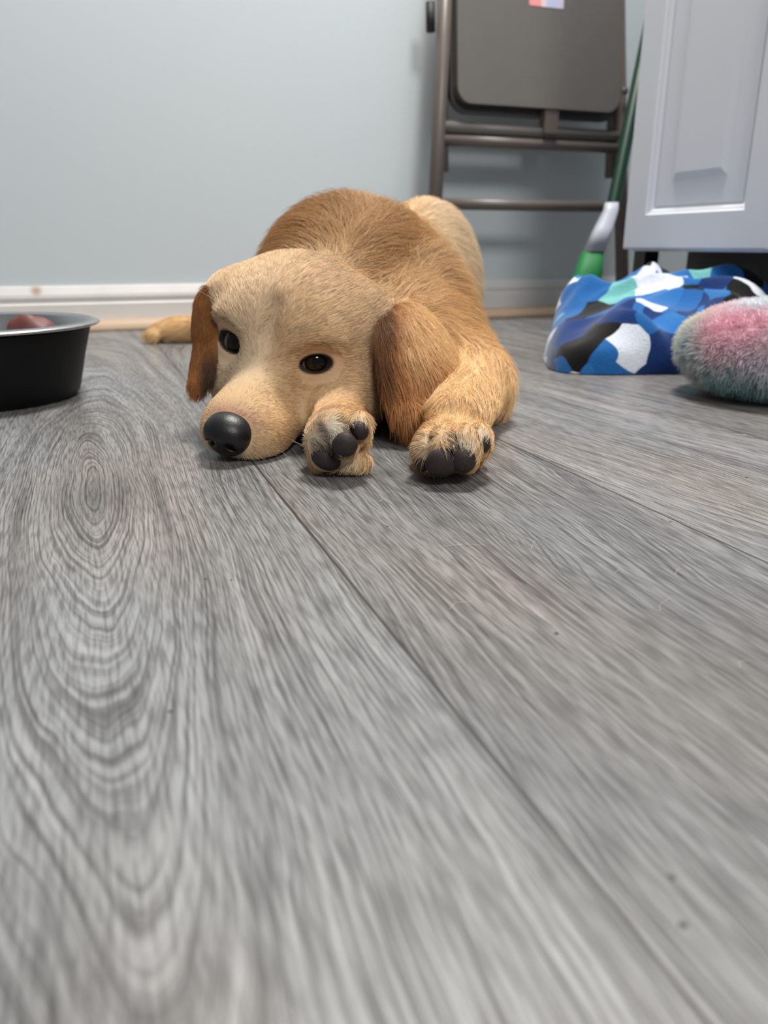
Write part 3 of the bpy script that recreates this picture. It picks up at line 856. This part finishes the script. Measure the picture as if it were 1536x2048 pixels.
for p0, p1 in ((P(676, 905, .535), P(684, 915, .528)), (P(905, 890, .525), P(909, 906, .516)), (P(951, 880, .538), P(957, 893, .531)), (P(703, 850, .540), P(709, 858, .534))):
    bm = bmesh.new(); tube(bm, [p0, (p0 + p1) / 2 + np.array((0, -0.001, 0.0008)), p1], [0.0020, 0.0016, 0.0005], 10)
    bm_obj('claw', bm, claw_mat, dog, smooth=True)

# a few shed hairs on the planks
hs = []
for (a_, b_) in (((888, 1092), (970, 1090)), ((1062, 1100), (1072, 1078)), ((900, 1218), (945, 1202)), ((1320, 1222), (1340, 1195)), ((1350, 1150), (1360, 1135)), ((1480, 1335), (1495, 1320)), ((1230, 1145), (1240, 1138)), ((757, 1003), (763, 994))):
    q = []
    for px_, py_ in (a_, b_):
        d = P(px_, py_, 1.0) - np.array((0, 0, CH)); q.append(np.array((0, 0, CH)) + d * ((CH - 0.0006) / -d[2]))
    mid_ = (q[0] + q[1]) / 2 + rng.normal(0, 0.0015, 3) * np.array((1, 1, 0))
    hs.append([q[0], (q[0] + mid_) / 2, mid_, (q[1] + mid_) / 2, q[1]])
o = strands('shed_hair', np.array(hs), np.repeat(np.array((0.75, 0.7, 0.62))[None], len(hs), 0), np.full(len(hs), 0.00011), fur_mat)
o['label'] = 'few loose pale dog hairs scattered on the grey planks'; o['category'] = 'hair'; o['kind'] = 'stuff'

# ------------------------------------------------------------------ dog bowl
BC = np.array((-0.444, 0.862, 0.0))
bowl = thing('dog_bowl', 'large black dog bowl with a steel rim, on the floor left of the puppy', 'bowl', tuple(BC))
RB = 0.126
bm = bmesh.new()
lathe(bm, [(0, 0.001), (RB * 0.78, 0.001), (RB * 0.815, 0.006), (RB * 0.83, 0.012), (RB * 0.895, 0.045), (RB * 0.965, 0.075), (RB * 0.95, 0.077), (0, 0.077)])
bm_obj('shell', bm, simple('black_bowl_coating', (0.004, 0.004, 0.005), 0.5, spec=0.22), bowl, smooth=True)['label'] = 'matte black outer shell'
m = NT('brushed_steel')
tc = m.add('ShaderNodeTexCoord').outputs['Object']
nn_ = m.noise(tc, 60, 2).outputs['Fac']
m.set(Base_Color=(0.55, 0.55, 0.56), Metallic=1.0, Roughness=m.math('ADD', 0.2, m.math('MULTIPLY', nn_, 0.12)))
bm = bmesh.new()
lathe(bm, [(RB * 0.955, 0.076), (RB * 1.035, 0.0775), (RB * 1.05, 0.0790), (RB * 1.04, 0.0805), (RB * 0.985, 0.0825), (RB * 0.95, 0.079), (RB * 0.90, 0.06), (RB * 0.80, 0.016), (RB * 0.76, 0.009), (0, 0.009)])
bm.verts.ensure_lookup_table()
bm_obj('steel_liner', bm, m.m, bowl, smooth=True)['label'] = 'shiny steel inner bowl and rolled rim'
# the shell is open at the top under the liner: cut its flat lid away
me = bowl.children[0].data
bm = bmesh.new(); bm.from_mesh(me)
bmesh.ops.delete(bm, geom=[f for f in bm.faces if f.calc_center_median().z > 0.0755], context='FACES')
bm.to_mesh(me); bm.free()
bm = bmesh.new(); bmesh.ops.create_icosphere(bm, subdivisions=4, radius=1)
for v in bm.verts:
    n_ = float(vnoise(np.array([v.co * 2.2]), 3)[0]); v.co = Vector((v.co.x * 0.034, v.co.y * 0.028, v.co.z * 0.036)) * (0.8 + 0.45 * n_)
lump_low = min(v.co.z for v in bm.verts)
o = bm_obj('bowl_lump', bm, simple('red_brown_lump', (0.16, 0.05, 0.045), 0.55, var=0.3, vscale=120), smooth=True)  # reddish-brown lump resting in the liner
o.location = (BC[0] + 0.045, BC[1] + 0.050, 0.0095 - lump_low)
o['label'] = 'reddish-brown lump lying inside the black bowl'; o['category'] = 'food'

# ------------------------------------------------------------------ folding chair against the wall
chair = thing('folding_chair', 'brown metal folding chair folded up and leaning on the back wall', 'chair', tuple(W0), ROOM)
metal = simple('taupe_painted_metal', lin(98, 90, 86), 0.38, 0.0, 0.5, 0.06)
panel_m = simple('taupe_seat_metal', lin(104, 101, 98), 0.42, 0.0, 0.5, 0.05)
dark_m = simple('dark_rubber', (0.012, 0.012, 0.012), 0.6)
LEAN = 0.085
def nz(z): return 0.155 - LEAN * z         # how far the folded chair stands off the wall at height z
def cw(px_, py_):
    n_ = 0.1
    for _ in range(4):
        a_, z_ = wcoord(PW(px_, py_, n_)); n_ = nz(z_)
    return a_, z_
aL, _ = cw(877, 200); CW_ = 0.44
aR = aL + CW_
aL0, zL0 = cw(871, 390); aL1, zL1 = cw(890, 0)
sk = (aL1 - aL0) / (zL1 - zL0)
def cp3(a_, z_, dn=0.0): return (a_, -(nz(z_) + dn), z_)
for sx_, nm2 in ((0, 'leg'), (1, 'leg')):
    bm = bmesh.new()
    a0 = aL0 if sx_ == 0 else aR
    kk = sk if sx_ == 0 else -sk
    tube(bm, [cp3(a0 - kk * zL0, 0.004), cp3(a0 + kk * (0.4 - zL0), 0.4), cp3(a0 + kk * (0.82 - zL0), 0.82)], 0.0145, 14)
    lg = bm_obj('leg', bm, metal, chair, smooth=True)
    bm = bmesh.new(); tube(bm, [cp3(a0 - kk * zL0, 0.001), cp3(a0 - kk * zL0, 0.03)], 0.0155, 14)
    bm_obj('foot_cap', bm, dark_m, lg, smooth=True)
    bm = bmesh.new()
    a2 = a0 + (0.024 if sx_ == 0 else -0.024)
    tube(bm, [cp3(a2, 0.30, -0.012), cp3(a2, 0.62, -0.012)], 0.0105, 12)
    bm_obj('rear_leg', bm, metal, chair, smooth=True)
def rbox(bm, a0, a1, z0, z1, r, th, dn):
    pts = []
    for cx_, cz_, t0 in ((a1 - r, z0 + r, -90), (a1 - r, z1 - r, 0), (a0 + r, z1 - r, 90), (a0 + r, z0 + r, 180)):
        for k in range(7):
            t = math.radians(t0 + 15 * k); pts.append((cx_ + r * math.cos(t), cz_ + r * math.sin(t)))
    f = [bm.verts.new(cp3(a_, z_, dn + th)) for a_, z_ in pts]; b = [bm.verts.new(cp3(a_, z_, dn)) for a_, z_ in pts]
    bm.faces.new(f); bm.faces.new(list(reversed(b)))
    for i in range(len(pts)):
        j = (i + 1) % len(pts); bm.faces.new((f[i], b[i], b[j], f[j]))
_, zs0 = cw(960, 212); aS, _ = cw(905, 150)
bm = bmesh.new(); rbox(bm, aS, aR - (aS - aL), zs0, zs0 + 0.38, 0.03, 0.022, 0.002)
seat = bm_obj('seat', bm, panel_m, chair, bevel=0.006)
_, zf = cw(960, 232)
bm = bmesh.new(); rbox(bm, aS - 0.006, aR - (aS - aL) + 0.006, zs0 - 0.016, zs0 + 0.39, 0.035, 0.012, -0.010)
bm_obj('seat_frame', bm, simple('dark_frame_metal', lin(48, 46, 45), 0.5), chair, bevel=0.003)
for (yy0, rr, mt) in ((258, 0.012, panel_m), (283, 0.011, metal), (409, 0.0115, metal)):
    _, zz = cw(960, yy0)
    bm = bmesh.new(); tube(bm, [cp3(aL, zz, 0.0), cp3((aL + aR) / 2, zz, 0.0), cp3(aR, zz, 0.0)], rr, 12)
    bm_obj('crossbar', bm, mt, chair, smooth=True)
a_, z_ = cw(1093, 246)
bm = bmesh.new(); box(bm, a_ - 0.016, a_ + 0.016, -(nz(z_) + 0.020), -(nz(z_) - 0.004), z_ - 0.022, z_ + 0.022)
bm_obj('hinge_bracket', bm, metal, chair, bevel=0.004)
a_, z_ = cw(1236, 186)
bm = bmesh.new(); bmesh.ops.create_uvsphere(bm, u_segments=16, v_segments=10, radius=0.008)
for v in bm.verts: v.co = Vector((v.co.x, v.co.y * 0.4, v.co.z)) + Vector((a_, -(nz(z_) + 0.025), z_))
bm_obj('rivet', bm, metal, chair, smooth=True)
a_, z_ = cw(861, 40)
bm = bmesh.new(); tube(bm, [cp3(a_, z_ - 0.02), cp3(a_, z_ + 0.03)], 0.009, 10)
bm_obj('bumper', bm, dark_m, chair, smooth=True)
bm = bmesh.new(); rbox(bm, aL + 0.01, aR - 0.01, 0.66, 0.82, 0.03, 0.018, 0.0)
bm_obj('backrest', bm, panel_m, chair, bevel=0.006)
m = NT('printed_paper_sticker')
tc = m.add('ShaderNodeTexCoord').outputs['Generated']
sx = m.add('ShaderNodeSeparateXYZ'); m.put(sx.inputs[0], tc)
colr = m.ramp(sx.outputs[0], [(0.0, lin(235, 150, 150)), (0.34, lin(225, 205, 215)), (0.5, lin(190, 195, 225)), (0.8, lin(205, 195, 225))], 'CONSTANT')
m.set(Base_Color=colr, Roughness=0.5)
a0, z0 = cw(1046, 17); a1, _ = cw(1114, 17)
bm = bmesh.new(); rbox(bm, a0, a1, z0, z0 + 0.045, 0.003, 0.0006, 0.0241)
bm_obj('sticker', bm, m.m, chair)['label'] = 'pink and lavender paper sticker'

# ------------------------------------------------------------------ white cabinet on casters
CA = P(1242, 484, 1.40); CA[2] = 0            # the far lower corner of its front
cab = thing('rolling_cabinet', 'tall white raised-panel cabinet standing on black casters at the right', 'cabinet', (CA[0], CA[1], 0), math.atan2(-0.937, 0.3486))
# local x runs along the front towards the lens, local y into the cabinet
white = simple('white_cabinet_paint', lin(216, 220, 229), 0.40, 0, 0.45, 0.03, 8)
ZB = 0.150
DW = 0.315
bm = bmesh.new(); box(bm, 0.004, 2 * DW + 0.012, 0.020, 0.45, ZB, 1.75)  # unseen upper height chosen to block lamp light from the chair
bm_obj('carcass', bm, white, cab, bevel=0.002)
bm = bmesh.new(); box(bm, -0.01, 2 * DW + 0.03, -0.01, 0.47, 1.751, 1.78)
bm_obj('top', bm, white, cab, bevel=0.004)
bm = bmesh.new(); box(bm, 0.02, 2 * DW, 0.125, 0.140, 0.02, ZB)  # dark board added to give the shade under the cabinet
bm_obj('shade_board', bm, simple('dark_shade_board', lin(62, 60, 60), 0.6), cab, bevel=0.002)['label'] = 'dark grey board added for the shade under the cabinet'
def door(x0):
    bm = bmesh.new()
    z0, z1 = ZB + 0.003, 1.745; x1 = x0 + DW
    def ring(i, y): return [bm.verts.new(p) for p in ((x0 + i, y, z0 + i), (x1 - i, y, z0 + i), (x1 - i, y, z1 - i), (x0 + i, y, z1 - i))]
    prof = [(0.0, 0.019), (0.0, 0.003), (0.003, 0.0), (0.052, 0.0), (0.054, 0.003), (0.058, 0.005), (0.061, 0.009), (0.064, 0.0095), (0.066, 0.0080), (0.100, 0.0075), (0.110, 0.0030), (0.111, 0.0028)]
    rg = [ring(i, y) for i, y in prof]
    for a_, b_ in zip(rg, rg[1:]):
        for k in range(4): bm.faces.new((a_[k], a_[(k + 1) % 4], b_[(k + 1) % 4], b_[k]))
    bm.faces.new(rg[-1]); bm.faces.new(list(reversed(rg[0])))
    d = bm_obj('door', bm, white, cab)
    bm = bmesh.new(); bmesh.ops.create_uvsphere(bm, u_segments=16, v_segments=12, radius=0.014)
    kx_ = x1 - 0.03 if x0 < 0.1 else x0 + 0.03
    for v in bm.verts: v.co += Vector((kx_, -0.014, 0.95))
    bm_obj('knob', bm, simple('brushed_knob', (0.4, 0.4, 0.4), 0.3, 1.0), d, smooth=True)
door(0.004); door(DW + 0.010)
black = simple('black_caster_plastic', (0.006, 0.006, 0.007), 0.45)
for cx_, cy_ in ((0.025, 0.035), (0.04, 0.40), (2 * DW - 0.05, 0.07), (2 * DW - 0.05, 0.40)):
    bm = bmesh.new(); tube(bm, [(cx_ - 0.013, cy_, 0.036), (cx_ - 0.012, cy_, 0.036), (cx_ + 0.012, cy_, 0.036), (cx_ + 0.013, cy_, 0.036)], [0.031, 0.035, 0.035, 0.031], 24)
    cs = bm_obj('caster', bm, black, cab, smooth=False)
    bm = bmesh.new()
    box(bm, cx_ - 0.020, cx_ - 0.015, cy_ - 0.018, cy_ + 0.022, 0.030, 0.085); box(bm, cx_ + 0.015, cx_ + 0.020, cy_ - 0.018, cy_ + 0.022, 0.030, 0.085)
    box(bm, cx_ - 0.020, cx_ + 0.020, cy_ - 0.018, cy_ + 0.022, 0.080, 0.090); box(bm, cx_ - 0.014, cx_ + 0.014, cy_ - 0.014, cy_ + 0.014, 0.088, ZB)
    bm_obj('fork', bm, black, cs)

# ------------------------------------------------------------------ broom
bb0 = P(1120, 640, 1.52); bb0[2] = 0
broom = thing('broom', 'green and white angle broom leaning beside the white cabinet', 'broom', (0, 0, 0))
h0, h1 = P(1226, 412, 1.62), P(1283, 130, 1.74)
hd_ = norm(h1 - h0)
bm = bmesh.new(); tube(bm, [h0 - hd_ * 0.02, h0, h1, h1 + hd_ * 0.35], 0.0125, 16)
bm_obj('handle', bm, simple('dark_green_handle', lin(8, 54, 37), 0.35), broom, smooth=True)
def loft(name, secs, mat, depth):
    bm = bmesh.new(); rings = []
    for (xa, xb, y_, Y_, th) in secs:
        a_, b_ = P(xa, y_, Y_), P(xb, y_, Y_)
        r = []
        for k in range(20):
            t = 2 * math.pi * k / 20; c_ = math.cos(t); s_ = math.sin(t)
            sg = lambda q: math.copysign(abs(q) ** 0.6, q)
            r.append(bm.verts.new((a_ + b_) / 2 + (b_ - a_) / 2 * sg(c_) + np.array((0, th, 0)) * sg(s_)))
        rings.append(r)
    for r0, r1 in zip(rings, rings[1:]):
        for k in range(20): bm.faces.new((r0[k], r0[(k + 1) % 20], r1[(k + 1) % 20], r1[k]))
    bm.faces.new(rings[0]); bm.faces.new(list(reversed(rings[-1])))
    return bm_obj(name, bm, mat, broom, smooth=True)
loft('cap', [(1211, 1236, 405, 1.62, .012), (1208, 1236, 420, 1.615, .014), (1190, 1226, 455, 1.60, .017), (1167, 1208, 503, 1.58, .020)], simple('pale_broom_cap', lin(200, 205, 220), 0.4), .02)
loft('bristles', [(1166, 1206, 503, 1.58, .018), (1150, 1203, 545, 1.565, .020), (1126, 1190, 605, 1.545, .022), (1124, 1188, 611, 1.544, .022)], NT('green_bristles').set(Base_Color=lin(12, 122, 62), Roughness=0.6).m, .02)
loft('bristle_tips', [(1124, 1188, 611, 1.544, .0225), (1108, 1180, 648, 1.53, .024), (1104, 1178, 655, 1.526, .024)], simple('pale_blue_bristle_tips', lin(150, 165, 200), 0.6), .02)

# ------------------------------------------------------------------ blue blanket heap
def blanket():
    poly = np.array([(.222, 1.06), (.235, 1.03), (.28, 1.015), (.34, 1.022), (.40, 1.025), (.45, 1.05), (.50, 1.055), (.55, 1.09), (.575, 1.15), (.555, 1.22), (.50, 1.27), (.44, 1.325), (.38, 1.36), (.32, 1.35), (.27, 1.28), (.235, 1.17)])
    c0 = np.array((0.375, 1.185)); nr_, ns_ = 80, 240
    rad = []
    for j in range(ns_):
        t = 2 * math.pi * j / ns_; d = np.array((math.cos(t), math.sin(t))); best = 0
        for a_, b_ in zip(poly, np.roll(poly, -1, 0)):
            e_ = b_ - a_; den = d[0] * e_[1] - d[1] * e_[0]
            if abs(den) < 1e-9: continue
            q_ = a_ - c0
            u_ = (q_[0] * e_[1] - q_[1] * e_[0]) / den; v_ = (q_[0] * d[1] - q_[1] * d[0]) / den
            if u_ > 0 and -1e-6 <= v_ <= 1 + 1e-6: best = max(best, u_)
        rad.append(best)
    rad = np.array(rad)
    rad = sum(np.roll(rad, k) for k in range(-4, 5)) / 9
    V_ = []; F_2 = []
    for i in range(nr_ + 1):
        r = (i / nr_) ** 0.8
        for j in range(ns_):
            t = 2 * math.pi * j / ns_
            V_.append((c0[0] + math.cos(t) * rad[j] * r, c0[1] + math.sin(t) * rad[j] * r, r))
    V_ = np.array(V_); r = V_[:, 2].copy()
    xy = np.column_stack([V_[:, :2], np.zeros(len(V_))])
    warp = np.column_stack([vnoise(xy * 7, 11), vnoise(xy * 7, 12), np.zeros(len(V_))]) * 0.14
    n1 = 1 - np.abs(2 * vnoise((xy + warp) * np.array((11, 17, 1)), 13) - 1)
    n2 = 1 - np.abs(2 * vnoise((xy + warp) * np.array((30, 26, 1)), 14) - 1)
    prof = (1 - r ** 5.5) ** 0.5
    base = 0.032 + 0.050 * sm(V_[:, 1], 1.05, 1.32) + 0.012 * sm(V_[:, 0], 0.25, 0.4) + 0.026 * sm(V_[:, 0], 0.42, 0.5)
    z = prof * (base + 0.036 * n1 ** 1.4 * (1 + 0.5 * sm(r, 0.5, 0.9)) + 0.014 * n2)
    z = np.minimum(z, 0.140).reshape(nr_ + 1, ns_)
    for _ in range(6):
        zs = (np.roll(z, 1, 1) + np.roll(z, -1, 1) + 2 * z) / 4
        z[8:] = zs[8:]; z[9:-1] = (z[8:-2] + 2 * z[9:-1] + z[10:]) / 4
    V_[:, 2] = z.reshape(-1) + 0.0015
    for i in range(nr_):
        for j in range(ns_):
            F_2.append((i * ns_ + j, (i + 1) * ns_ + j, (i + 1) * ns_ + (j + 1) % ns_, i * ns_ + (j + 1) % ns_))
    return V_, F_2
bv, bf = blanket()
m = NT('patterned_fleece')
tc = m.add('ShaderNodeTexCoord').outputs['Object']
dn = m.noise(tc, 9, 2)
ad = m.add('ShaderNodeVectorMath', operation='MULTIPLY_ADD'); m.put(ad.inputs[0], dn.outputs['Color']); ad.inputs[1].default_value = (0.09, 0.09, 0.09); m.put(ad.inputs[2], tc)
vo = m.add('ShaderNodeTexVoronoi'); m.put(vo.inputs['Vector'], ad.outputs[0]); vo.inputs['Scale'].default_value = 21
sc_ = m.add('ShaderNodeSeparateColor'); m.put(sc_.inputs[0], vo.outputs['Color'])
c1 = m.ramp(sc_.outputs[0], [(0.0, lin(8, 8, 12)), (0.21, lin(30, 100, 170)), (0.44, lin(16, 52, 112)), (0.63, lin(225, 232, 245)), (0.76, lin(120, 190, 190)), (0.84, lin(40, 112, 184))], 'CONSTANT')
fz = m.noise(tc, 420, 3).outputs['Fac']
m.set(Base_Color=m.mix(1.0, c1, m.ramp(fz, [(0.3, (0.8, 0.8, 0.8)), (0.7, (1, 1, 1))]), 'MULTIPLY'), Roughness=0.9, Specular_IOR_Level=0.1, Sheen_Weight=0.3)
m.bump(fz, 0.5, 0.002)
o = link_mesh('blanket', bv, bf, m.m)
o['label'] = 'crumpled blue, black and white patterned fleece blanket in front of the white cabinet'; o['category'] = 'blanket'

# ------------------------------------------------------------------ fluffy cushion
QC = np.array((0.442, 0.872, 0.0))
QR = np.array((0.112, 0.105, 0.050))
cush = thing('plush_cushion', 'fluffy round cushion in pastel pink, white and teal plush', 'cushion', tuple(QC))
bm = bmesh.new(); bmesh.ops.create_uvsphere(bm, u_segments=64, v_segments=40, radius=1)
for v in bm.verts:
    d = np.array(v.co); sgz = 1 if d[2] >= 0 else -1
    rr = math.hypot(d[0], d[1])
    k = 1 + 0.05 * (float(vnoise(np.array([d * 2.0 + 4]), 21)[0]) - 0.5)
    z_ = sgz * abs(d[2]) ** 0.85
    v.co = Vector((d[0] * QR[0] * k, d[1] * QR[1] * k, z_ * QR[2] * k + QR[2] + 0.003))
me_v = np.array([v.co[:] for v in bm.verts]); bm.verts.index_update()
me_f = np.array([[v.index for v in (list(f.verts) + [f.verts[-1]])][:4] for f in bm.faces])
def pastel(p):
    q = p.copy()
    n1 = vnoise(q * 16 + 3, 31); n2 = vnoise(q * 19 + 9, 32)
    c = np.repeat(np.array((0.66, 0.78, 0.82))[None], len(p), 0)
    mx = lambda c, col, w_: c + (np.array(col) - c) * np.clip(w_, 0, 1)[:, None]
    c = mx(c, (0.74, 0.78, 0.80), sm(n1, 0.45, 0.65))
    wp = QC[None] + p
    for (px_, py_, Y_, s_, col) in ((1450, 650, .80, .032, (0.95, 0.42, 0.53)), (1500, 690, .78, .030, (0.95, 0.44, 0.54)), (1440, 615, .84, .025, (0.97, 0.64, 0.72)), (1370, 650, .86, .022, (0.88, 0.86, 0.66)),
                                    (1400, 760, .81, .022, (0.72, 0.62, 0.58)), (1470, 770, .79, .028, (0.40, 0.62, 0.66)), (1385, 700, .83, .02, (0.50, 0.58, 0.60)), (1520, 620, .82, .022, (0.86, 0.90, 0.95)), (1530, 750, .785, .03, (0.35, 0.56, 0.60))):
        c = mx(c, col, 1.2 * np.exp(-((wp - P(px_, py_, Y_ + 0.045)) ** 2).sum(1) / (2 * s_ * s_)))
    c = mx(c, (0.80, 0.35, 0.45), sm(n2, 0.6, 0.75) * 0.5 * (p[:, 2] > 0.04))
    return c
m = NT('plush_backing'); at = m.add('ShaderNodeAttribute', attribute_name='tint'); m.set(Base_Color=at.outputs['Color'], Roughness=0.9, Specular_IOR_Level=0.1)
co_ = bm_obj('cover', bm, m.m, cush, smooth=True)
ca = co_.data.attributes.new('tint', 'FLOAT_COLOR', 'POINT')
vc = np.ones((len(me_v), 4), np.float32); vc[:, :3] = pastel(me_v) * 0.8; ca.data.foreach_set('color', vc.reshape(-1))
mn = norm(me_v - np.array((0, 0, QR[2])))
nn_ = norm((me_v - np.array((0, 0, QR[2]))) / (QR ** 2))
p, n = scatter(me_v, me_f, nn_, 42000, lambda c, n: np.ones(len(c)))
L = 0.008 * (0.6 + 0.8 * rng.random(len(p)))
j = np.stack([vnoise(p * 110, k) for k in (41, 42, 43)], 1) - 0.5
d = norm(n + j * 1.6 + rng.normal(0, 0.3, p.shape))
t = np.linspace(0, 1, 4)
pts = p[:, None] + d[:, None] * (L[:, None] * t[None])[:, :, None]
pts[:, :, 2] -= (L * 0.3)[:, None] * t[None] ** 2
pts[:, :, 2] = np.maximum(pts[:, :, 2], 0.001)
strands('pile', pts, np.clip(pastel(p) * (0.85 + 0.3 * rng.random(len(p)))[:, None], 0, 1), np.full(len(p), 0.00030), fur_mat, cush)
